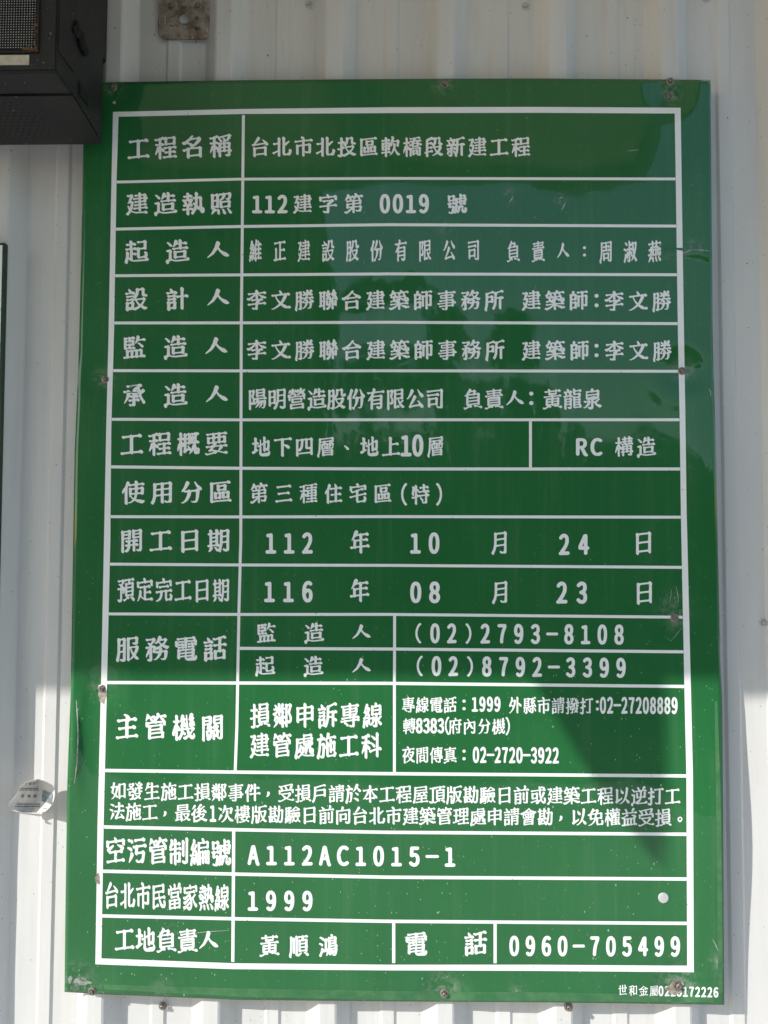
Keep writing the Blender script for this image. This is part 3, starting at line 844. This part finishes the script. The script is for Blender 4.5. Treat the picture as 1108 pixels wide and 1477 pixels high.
for i, (x, y) in enumerate(((459 / 2.462 + 200, 196 / 2.462), (222.5, 50), (385.9, 80), (846.6, 51.6), (905, 25.6), (459 / 2.77, 40), (1050, 170), (16, 217), (283, 60), (1078, 380))):
    blob('dirt_fleck', x, y, .8, 1.2, DARK, 0, 40 + i, 10, wall, lambda a, b: W(a, b, .0004 + .0012))

# ------------------------------------------------------------------ zinc bracket plate above the sign
plate = root('perforated_plate', 'galvanised perforated mounting plate screwed to the wall above the sign, beside the black display box', 'bracket', W(266, 40))
py_ = YT + DEP - .0045
x0, x1, y0, y1 = 228, 304, -70, 57
def rr(x0, x1, y0, y1, r, n=6):
    out = []
    for cx_, cy_, a0 in ((x1 - r, y1 - r, 0), (x0 + r, y1 - r, 90), (x0 + r, y0 + r, 180), (x1 - r, y0 + r, 270)):
        for k in range(n + 1):
            a = R(a0 + 90 * k / n); out.append((cx_ + r * math.cos(a), cy_ + r * math.sin(a)))
    return out
def circ(cx_, cy_, r, n=18): return [(cx_ + r * math.cos(2 * math.pi * k / n), cy_ + r * math.sin(2 * math.pi * k / n)) for k in range(n)]
loops = [rr(x0, x1, y0, y1, 13)] + [circ(266, 27, 7.5, 24)] + [circ(a, b, 3.3, 14) for a, b in ((266, 12.5), (248, 27), (284, 27), (247, 39.5), (266.5, 39), (285, 42), (266, -20), (248, -35), (284, -35))]
pts = [p for l in loops for p in l]
tr = tessellate_polygon([[Vector((a, b, 0)) for a, b in l] for l in loops])
o = mesh('plate', [PY(a, b, py_) for a, b in pts], [tuple(t) for t in tr], ZINC, plate)
so_ = o.modifiers.new('thickness', 'SOLIDIFY'); so_.thickness = .0018; so_.offset = 0
bv_ = o.modifiers.new('edge', 'BEVEL'); bv_.width = .0004; bv_.limit_method = 'ANGLE'
for x, y in ((247.5, 9.5), (285.5, 9)):
    bobj('screw', screw_bm(PY(x, y, py_ - .001), .0042), SCREW, plate)

# ------------------------------------------------------------------ black display box (upper left)
BX = -.4255                                  # its right side
YF, YR = -.168, -.021
ZBf = PX(80, 101, BX).z; ZBr = PX(147, 206, BX).z
XL, ZTOP = -.95, 2.78
dbox = root('display_box', 'black steel display box with dotted screen, over the upper left corner of the sign', 'display', ((BX + XL) / 2, -.09, ZBf))
side = [(YF, ZBf), (-.121, ZBf + .0005), (YR, ZBr), (YR, PX(154, 45, BX).z), (-.052, PX(154, 45, BX).z + .040), (-.105, PX(154, 45, BX).z + .125), (-.105, ZTOP), (YF, ZTOP)]
bm = bmesh.new()
va = [bm.verts.new((BX, y, z)) for y, z in side]; vb = [bm.verts.new((XL, y, z)) for y, z in side]
bm.faces.new(va[::-1]); bm.faces.new(vb)
for i in range(len(side)):
    j = (i + 1) % len(side); bm.faces.new((va[i], va[j], vb[j], vb[i]))
bmesh.ops.recalc_face_normals(bm, faces=bm.faces)
bmesh.ops.bevel(bm, geom=[e for e in bm.edges], offset=.0016, segments=2, affect='EDGES')
bobj('housing', bm, BLACK, dbox)
# bottom cover plates, butted with a slot between them
bm = bmesh.new(); box(bm, XL + .004, BX - .0005, YF + .0015, -.1245, ZBf - .0022, ZBf + .002, .0006); bobj('base_plate', bm, BLACK, dbox)
bm = bmesh.new()
sl = (ZBr - ZBf) / (YR + .121)
cv = []
for x in (XL + .004, BX - .0005):
    for y, dz in ((-.1195, 0), (YR - .001, 0), (YR - .001, -.0028), (-.1195, -.0028)):
        cv.append(bm.verts.new((x, y, ZBf + sl * (y + .121) + dz)))
for f in ((0, 1, 2, 3), (7, 6, 5, 4), (0, 4, 5, 1), (1, 5, 6, 2), (2, 6, 7, 3), (3, 7, 4, 0)): bm.faces.new([cv[i] for i in f])
bmesh.ops.recalc_face_normals(bm, faces=bm.faces)
cover = bobj('grille_plate', bm, BLACK, dbox)
vs, fs = [], []
for j in range(13):
    for i in range(46):
        x = BX - .062 - i * .0092 - (j % 2) * .0046 - max(0, 0); y = -.1155 + j * .0065
        if x < XL + .02 or x > BX - .085 + j * .004: continue
        z = ZBf + sl * (y + .121) - .0031; k = len(vs)
        for a in range(8): vs.append((x + .0014 * math.cos(a * .7854), y + .0014 * math.sin(a * .7854), z))
        fs.append(tuple(k + a for a in range(8)))
o = mesh('perforation', vs, fs, DARK, cover); o['kind'] = 'stuff'
# front: recessed dot screen, frame, label
gx = PY(53.5, 30, YF).x; gz = PY(30, 72, YF).z
bm = bmesh.new(); box(bm, XL + .02, gx + .0008, YF - .0012, YF + .0005, gz - .0008, ZTOP - .02); scr = bobj('screen', bm, DARK, dbox)
vs, fs = [], []; st = PY(53.5, 30, YF).x - PY(53.5 - 3.78, 30, YF).x
nx_ = int((gx - XL - .025) / st); nz_ = 64
for j in range(nz_):
    for i in range(nx_):
        x = gx - .0018 - i * st; z = gz + .0020 + j * st; k = len(vs)
        for a in range(6): vs.append((x + .00072 * math.cos(a * 1.0472), YF - .0020, z + .00072 * math.sin(a * 1.0472)))
        fs.append(tuple(k + a for a in range(6)))
o = mesh('led_dots', vs, fs, LED, scr); o['kind'] = 'stuff'
for (a0, a1, b0, b1) in ((gx + .001, gx + .0035, gz - .002, ZTOP - .02),):
    bm = bmesh.new(); box(bm, a0, a1, YF - .0024, YF + .001, b0, b1, .0004); bobj('screen_trim', bm, BLACK, dbox)
bm = bmesh.new(); box(bm, XL + .02, gx + .0035, YF - .0024, YF + .001, gz - .0045, gz - .002, .0004); bobj('screen_trim', bm, BLACK, dbox)
p0 = PY(42.5, 79.5, YF); p1 = PY(0, 94, YF)
bm = bmesh.new(); box(bm, XL + .16, p0.x, YF - .0011, YF + .0005, p1.z, p0.z, .0003); bobj('label_plate', bm, CREAM, dbox)
# rust crust along the lower right of the screen
bm = bmesh.new(); r_ = random.Random(4)
for k in range(95):
    if k < 45: px_, py__ = 51 + r_.gauss(0, 1.1), r_.uniform(18, 74)
    else: px_, py__ = r_.uniform(33, 54), 70 + r_.gauss(0, 1.8) - max(0, (px_ - 50)) * 0
    p = PY(px_, py__, YF - .0022); q = bmesh.ops.create_icosphere(bm, subdivisions=1, radius=r_.uniform(.0006, .0016))
    for v in q['verts']: v.co = Vector((v.co.x * r_.uniform(.7, 1.3), v.co.y * .5, v.co.z)) + p
o = bobj('rust_crust', bm, RUST, dbox); o['kind'] = 'stuff'
# side: seam strip, slot, cable gland
sy = PX(107, 60, BX).y
bm = bmesh.new(); box(bm, BX - .001, BX + .0012, YF + .004, sy, ZBf + .028, ZTOP - .01, .0005); bobj('side_strip', bm, BLACK, dbox)
q = [PX(a, b, BX + .0006) for a, b in ((113.8, 116.5), (126.5, 137), (126.5, 152.5), (113.8, 135.5))]
q2 = [v + Vector((.0012, 0, 0)) for v in q]
mesh('side_slot', q + q2, [(4, 5, 6, 7), (0, 1, 5, 4), (1, 2, 6, 5), (2, 3, 7, 6), (3, 0, 4, 7)], DARK, dbox)
bm = bmesh.new(); r_ = random.Random(9)
for k in range(30):
    t = r_.random(); p = PX(110 + 16 * t + r_.gauss(0, 1.5), 40 + 38 * t + r_.gauss(0, 4), BX + .003)
    q = bmesh.ops.create_icosphere(bm, subdivisions=2, radius=r_.uniform(.002, .0052))
    for v in q['verts']: v.co = Vector((v.co.x * .8, v.co.y, v.co.z * 1.3)) + p
bobj('cable_gland', bm, DARK, dbox, True)
# pale chips and dust caught along the worn edges
bm = bmesh.new(); r_ = random.Random(12)
for k in range(0, 70, 2):
    t = r_.random() ** .7
    if k < 40: p = PX(106 + 40 * t + r_.gauss(0, 1.2), 136 + 66 * t - abs(r_.gauss(0, 2.2)) - 1.0, BX + .0002)
    elif k < 55: p = PY(72 + r_.gauss(0, 2.5), r_.uniform(5, 98), YF - .0002)
    else: p = PY(r_.uniform(45, 78), 92 + r_.gauss(0, 4), YF - .0002)
    q = bmesh.ops.create_icosphere(bm, subdivisions=1, radius=r_.uniform(.0002, .0008))
    for v in q['verts']: v.co = Vector((v.co.x * (.3 if k < 40 else 1.4), v.co.y * (1.5 if k < 40 else .3), v.co.z * r_.uniform(.5, 1.2))) + p
o = bobj('paint_chips', bm, simple('chip_dust', (.22, .21, .19), .8), dbox); o['kind'] = 'stuff'
# arm that carries the box
bm = bmesh.new(); box(bm, -.475, -.4335, -.10, YT + .0008, 2.35, 2.39, .002); bobj('support_arm', bm, BLACK, dbox)
bm = bmesh.new(); box(bm, -.475, -.4290, -.034, -.001, 2.30, 2.75, .002); bobj('support_arm', bm, BLACK, dbox)

# ------------------------------------------------------------------ neighbouring sign (only its edge shows at the left)
ns = root('green_bordered_sign', 'white panel with thin dark green border, cut off by the left edge', 'sign', PY(-250, 1100, -.004))
a = PY(8.3, 350, -.006); b = PY(-5, 1130, -.006)
def slab(name, xs, zs, y0, y1, mat, parent):
    # quad slab: xs=(left, right at top, right at bottom)
    l, rt_, rb = xs; zt, zb = zs
    vs = [(l, y0, zt), (rt_, y0, zt), (rb, y0, zb), (l, y0, zb), (l, y1, zt), (rt_, y1, zt), (rb, y1, zb), (l, y1, zb)]
    return mesh(name, vs, [(0, 3, 2, 1), (4, 5, 6, 7), (0, 1, 5, 4), (1, 2, 6, 5), (2, 3, 7, 6), (3, 0, 4, 7)], mat, parent)
slab('panel', (-1.45, a.x - .0015, b.x - .006), (a.z, b.z), -.006, .0028, simple('dark_green_edge', (.006, .040, .014), .5), ns)
slab('face_panel', (-1.44, a.x - .0045, b.x - .009), (a.z - .004, b.z + .006), -.0066, -.0062, WHITE, ns)

# ------------------------------------------------------------------ curled paper sticker
stk = root('torn_sticker', 'small curled paper sticker peeling off the wall beside the left edge of the green sign', 'sticker', W(45, 1168))
# outline rows: (left x, right x) by height, and how far each point stands off the wall
ytab = [1124, 1128, 1133, 1139, 1146, 1153, 1158, 1163, 1168, 1171]
xl = [54, 38, 31, 27.5, 24, 18, 13.5, 12.5, 14, 24]
xr = [56, 68, 76, 79, 79, 78, 76, 73, 68.5, 64]
NX = 16
def off(u, v):
    fold = .60 - .10 * (1 - v)
    if u < fold: d = .0085 + .031 * ((fold - u) / fold) ** 1.1 * (1 - .35 * v) + .0016 * math.sin(u * 19 + v * 5)
    else: d = .0085 + .020 * ((u - fold) / (1 - fold)) ** 1.15
    return d + .012 * (1 - v) ** 2.2
def K(u, v, lift=0.0):
    y = interp([(i / (len(ytab) - 1), q) for i, q in enumerate(ytab)], v)
    a_ = interp(list(zip(ytab, xl)), y); b_ = interp(list(zip(ytab, xr)), y)
    return PY(a_ + (b_ - a_) * u, y + 1.2 * math.sin(u * 3.1) * v, YT + DEP - off(u, v) - lift)
def KP(px_, py__, lift=.0014):
    v = 0
    y = py__; v = interp([(q, i / (len(ytab) - 1)) for i, q in enumerate(ytab)], y)
    a_ = interp(list(zip(ytab, xl)), y); b_ = interp(list(zip(ytab, xr)), y)
    return PY(px_, py__, YT + DEP - off((px_ - a_) / (b_ - a_), v) - lift)
vs = [K(i / NX, j / 18) for j in range(19) for i in range(NX + 1)]
fs = [(j * (NX + 1) + i, (j + 1) * (NX + 1) + i, (j + 1) * (NX + 1) + i + 1, j * (NX + 1) + i + 1) for j in range(18) for i in range(NX)]
o = mesh('paper_sheet', vs, fs, PAPER, stk, False); so_ = o.modifiers.new('thickness', 'SOLIDIFY'); so_.thickness = .00025; so_.offset = -1
# torn foot that holds it to the wall, and a hanging shred
f0 = [PY(14, 1160, YT + DEP - .020), PY(30, 1166, YT + DEP - .016), PY(56, 1169, YT + DEP - .010), PY(50, 1171.5, YT + DEP - .004), PY(24, 1170.5, YT + DEP - .0012), PY(14, 1169, YT + DEP - .004)]
mesh('torn_flap', f0, [(0, 1, 5), (1, 4, 5), (1, 2, 4), (2, 3, 4)], PAPER, stk)
text('許金', 33, 1148.5, 42, 1148.5, 5.4, 5.4, INK, stk, KP, 'printing'); text('龍', 50.5, 1148.5, 50.5, 1148.5, 5.4, 5.4, INK, stk, KP, 'printing')
text('工程行', 38, 1131.2, 49, 1130.7, 4.4, 4.6, INK, stk, KP, 'printing')
def dashes(x0, x1, y, n, hh):
    vs, fs = [], []; r_ = random.Random(int(y * 10))
    for k in range(n):
        a_ = x0 + (x1 - x0) * k / n; b_ = a_ + (x1 - x0) / n * r_.uniform(.55, .85); q = len(vs)
        for (p_, q_) in ((a_, y - hh / 2), (b_, y - hh / 2), (b_, y + hh / 2), (a_, y + hh / 2)): vs.append(KP(p_, q_ + .06 * (p_ - x0) * 0))
        fs.append((q, q + 1, q + 2, q + 3))
    mesh('printing', vs, fs, INK, stk)
dashes(29, 56, 1137.4, 9, 1.1); dashes(27.5, 57, 1139.8, 10, 1.1)
dashes(24, 58, 1160, 13, 1.5); dashes(22, 58, 1163.4, 12, 1.6); dashes(62, 68, 1166.5, 3, 1)
vs, fs = [], []
for j in range(5):
    for i in range(5): vs.append(KP(61.5 + 14.5 * i / 4 - .4 * j, 1140.2 + i * 1.2 + 15.5 * j / 4, .0011))
for j in range(4):
    for i in range(4): q = j * 5 + i; fs.append((q, q + 5, q + 6, q + 1))
mesh('printed_picture', vs, fs, PHOTO, stk)

# ------------------------------------------------------------------ awning over the wall (out of frame above: it throws the shade and shows in the gloss)
AW = simple('awning_underside', (.74, .64, .50), .6, 0, 3, .3)
STEEL = simple('awning_beam', (.36, .36, .34), .5, .2, 20, .3)
AD = 1.2
AZ = PY(500, 984).z + 1.04 * (AD + .05); AX = .278 * (D + AD)
awn = root('awning', 'projecting steel awning above the wall whose shade falls on the upper part of the sign', 'awning', (-1.6, -.8, AZ))
bm = bmesh.new(); box(bm, -4.2, AX, -AD, .0, AZ + .04, AZ + .07); bobj('awning_roof', bm, AW, awn)
bm = bmesh.new(); box(bm, -4.2, AX, -AD - .05, -AD, AZ, AZ + .12, .004); bobj('edge_beam', bm, STEEL, awn)
bm = bmesh.new(); box(bm, AX, AX + .05, -AD - .05, .0, AZ, AZ + .12, .004); bobj('edge_beam', bm, STEEL, awn)
for k in range(6):
    bm = bmesh.new(); x = AX - .75 * (k + 1); box(bm, x - .025, x + .025, -AD, .0, AZ - .02, AZ + .036, .003); bobj('rafter', bm, STEEL, awn)
# unseen plate added under the beam, outlined to throw the wedge of shade
gp = []
for a_, b_ in ((728, 952), (964, 952), (964, 1200), (956, 1252), (932, 1222), (866, 1132)):
    p = PY(a_, b_, -.003); gp.append(p + SUN * ((AD + .022) / -SUN.y))
gp[0].z = gp[1].z = AZ + .05
th = Vector((0, .006, 0)); n = len(gp)
mesh('shade_plate', [p for p in gp] + [p + th for p in gp], [tuple(range(n - 1, -1, -1)), tuple(range(n, 2 * n))] + [(i, (i + 1) % n, (i + 1) % n + n, i + n) for i in range(n)], STEEL, awn)

# ------------------------------------------------------------------ the street side, seen only in the gloss and as bounced light
def ground_mat():
    g = M('pale_concrete'); c = g.mix(g.ramp(g.noise(1.5, 6, .6), (.3, .7, 0, 1)), (.54, .52, .47), (.46, .44, .40)); g.set(Base_Color=c, Roughness=.85); return g.m
o = mesh('pavement', [(-60, -4.2, 0.004), (60, -4.2, 0.004), (60, 8, 0.004), (-60, 8, 0.004)], [(0, 1, 2, 3)], ground_mat()); o['kind'] = 'structure'
ASPH = simple('asphalt', (.055, .055, .055), .9, 0, 40, .3)
o = mesh('ground', [(-60, -60, 0), (60, -60, 0), (60, 8, 0), (-60, 8, 0)], [(0, 1, 2, 3)], ASPH); o['kind'] = 'structure'
LEAF = simple('leaf', (.045, .10, .025), .5, 0, 3, .5, 0); BARK = simple('bark', (.12, .09, .06), .9)
FACADE = simple('rendered_facade', (.20, .19, .17), .8, 0, 4, .2)
WINDOW_GLASS = simple('window_glass', (.03, .04, .05), .1, 0, 3, .2, 0)
FRAME = simple('window_frame', (.30, .30, .29), .5)
facing_building = root('opposite_building', 'plain grey rendered building across the yard from the wall', 'building', (-6.2, -13, 0))
bm = bmesh.new(); box(bm, -9.2, -2.0, -19, -13, 0, 9.8); bobj('wall', bm, FACADE, facing_building)
bm = bmesh.new(); box(bm, -9.4, -1.8, -19.2, -12.8, 9.802, 10.05); bobj('roof', bm, STEEL, facing_building)
for j in range(3):
    for i in range(4):
        x = -8.6 + i * 1.75; z = 1.1 + j * 3.1
        bm = bmesh.new(); box(bm, x, x + 1.1, -13.02, -12.95, z, z + 1.4, .01); f_ = bobj('window', bm, FRAME, facing_building)
        bm = bmesh.new(); box(bm, x + .07, x + 1.03, -12.96, -12.945, z + .07, z + 1.33); bobj('pane', bm, WINDOW_GLASS, f_)
def tree(x, y, h, rad, seed):
    t = root('roadside_tree', 'leafy green tree across from the wall, seen only as a reflection', 'tree', (x, y, 0), 'trees across from the wall')
    r_ = random.Random(seed); bm = bmesh.new()
    lathe(bm, [(.18, 0), (.13, h * .35), (.07, h * .7), (0, h * .85)], Vector((x, y, 0)), Vector((0, 0, 1)), 8); bobj('trunk', bm, BARK, t)
    vs, fs = [], []
    clumps = [(r_.gauss(0, .5) * rad, r_.gauss(0, .5) * rad, h * r_.uniform(.45, .95), rad * r_.uniform(.3, .5)) for _ in range(12)]
    for _ in range(1500):
        cx_, cy_, cz_, cr = r_.choice(clumps); d = Vector((r_.gauss(0, 1), r_.gauss(0, 1), r_.gauss(0, 1))).normalized() * cr * r_.uniform(.6, 1)
        p = Vector((x + cx_, y + cy_, cz_)) + d; a_ = Vector((r_.gauss(0, 1), r_.gauss(0, 1), r_.gauss(0, 1))).normalized(); b_ = a_.orthogonal(); s_ = r_.uniform(.08, .16); k = len(vs)
        vs += [p - a_ * s_, p + b_ * s_ * .5, p + a_ * s_, p - b_ * s_ * .5]; fs.append((k, k + 1, k + 2, k + 3))
    mesh('crown', vs, fs, LEAF, t)
hedge = root('backdrop_hedge', 'long dark green hedge added out of view to cover the bright horizon reflected in the sign', 'hedge', (5, -15.5, 0))  # added unseen, to block the bright horizon in the sign's gloss
bm = bmesh.new(); box(bm, -2.4, 16, -15.9, -15.3, 0, 3.5, .1); bobj('branches', bm, BARK, hedge)
r_ = random.Random(31); vs, fs = [], []
for _ in range(9000):
    p = Vector((r_.uniform(-2.6, 16), -15.3 + r_.uniform(-.2, .45), r_.uniform(0, 1) * (3.9 + .25 * math.sin(_ * 12.9)))) 
    a_ = Vector((r_.gauss(0, 1), r_.gauss(0, .4), r_.gauss(0, 1))).normalized(); b_ = a_.orthogonal(); s_ = r_.uniform(.07, .16); k = len(vs)
    vs += [p - a_ * s_, p + b_ * s_ * .6, p + a_ * s_, p - b_ * s_ * .6]; fs.append((k, k + 1, k + 2, k + 3))
o = mesh('leaves', vs, fs, LEAF, hedge); o['kind'] = 'stuff'
for i, (x, y, h, r) in enumerate(((-.9, -12, 6.6, 1.2), (.9, -13, 5.9, .9), (2.0, -14, 5.3, .8), (4.2, -17, 4.4, 1.5), (7, -16, 4.4, 1.9), (10.5, -16, 4.6, 2.0))):
    tree(x, y, h, r, i)
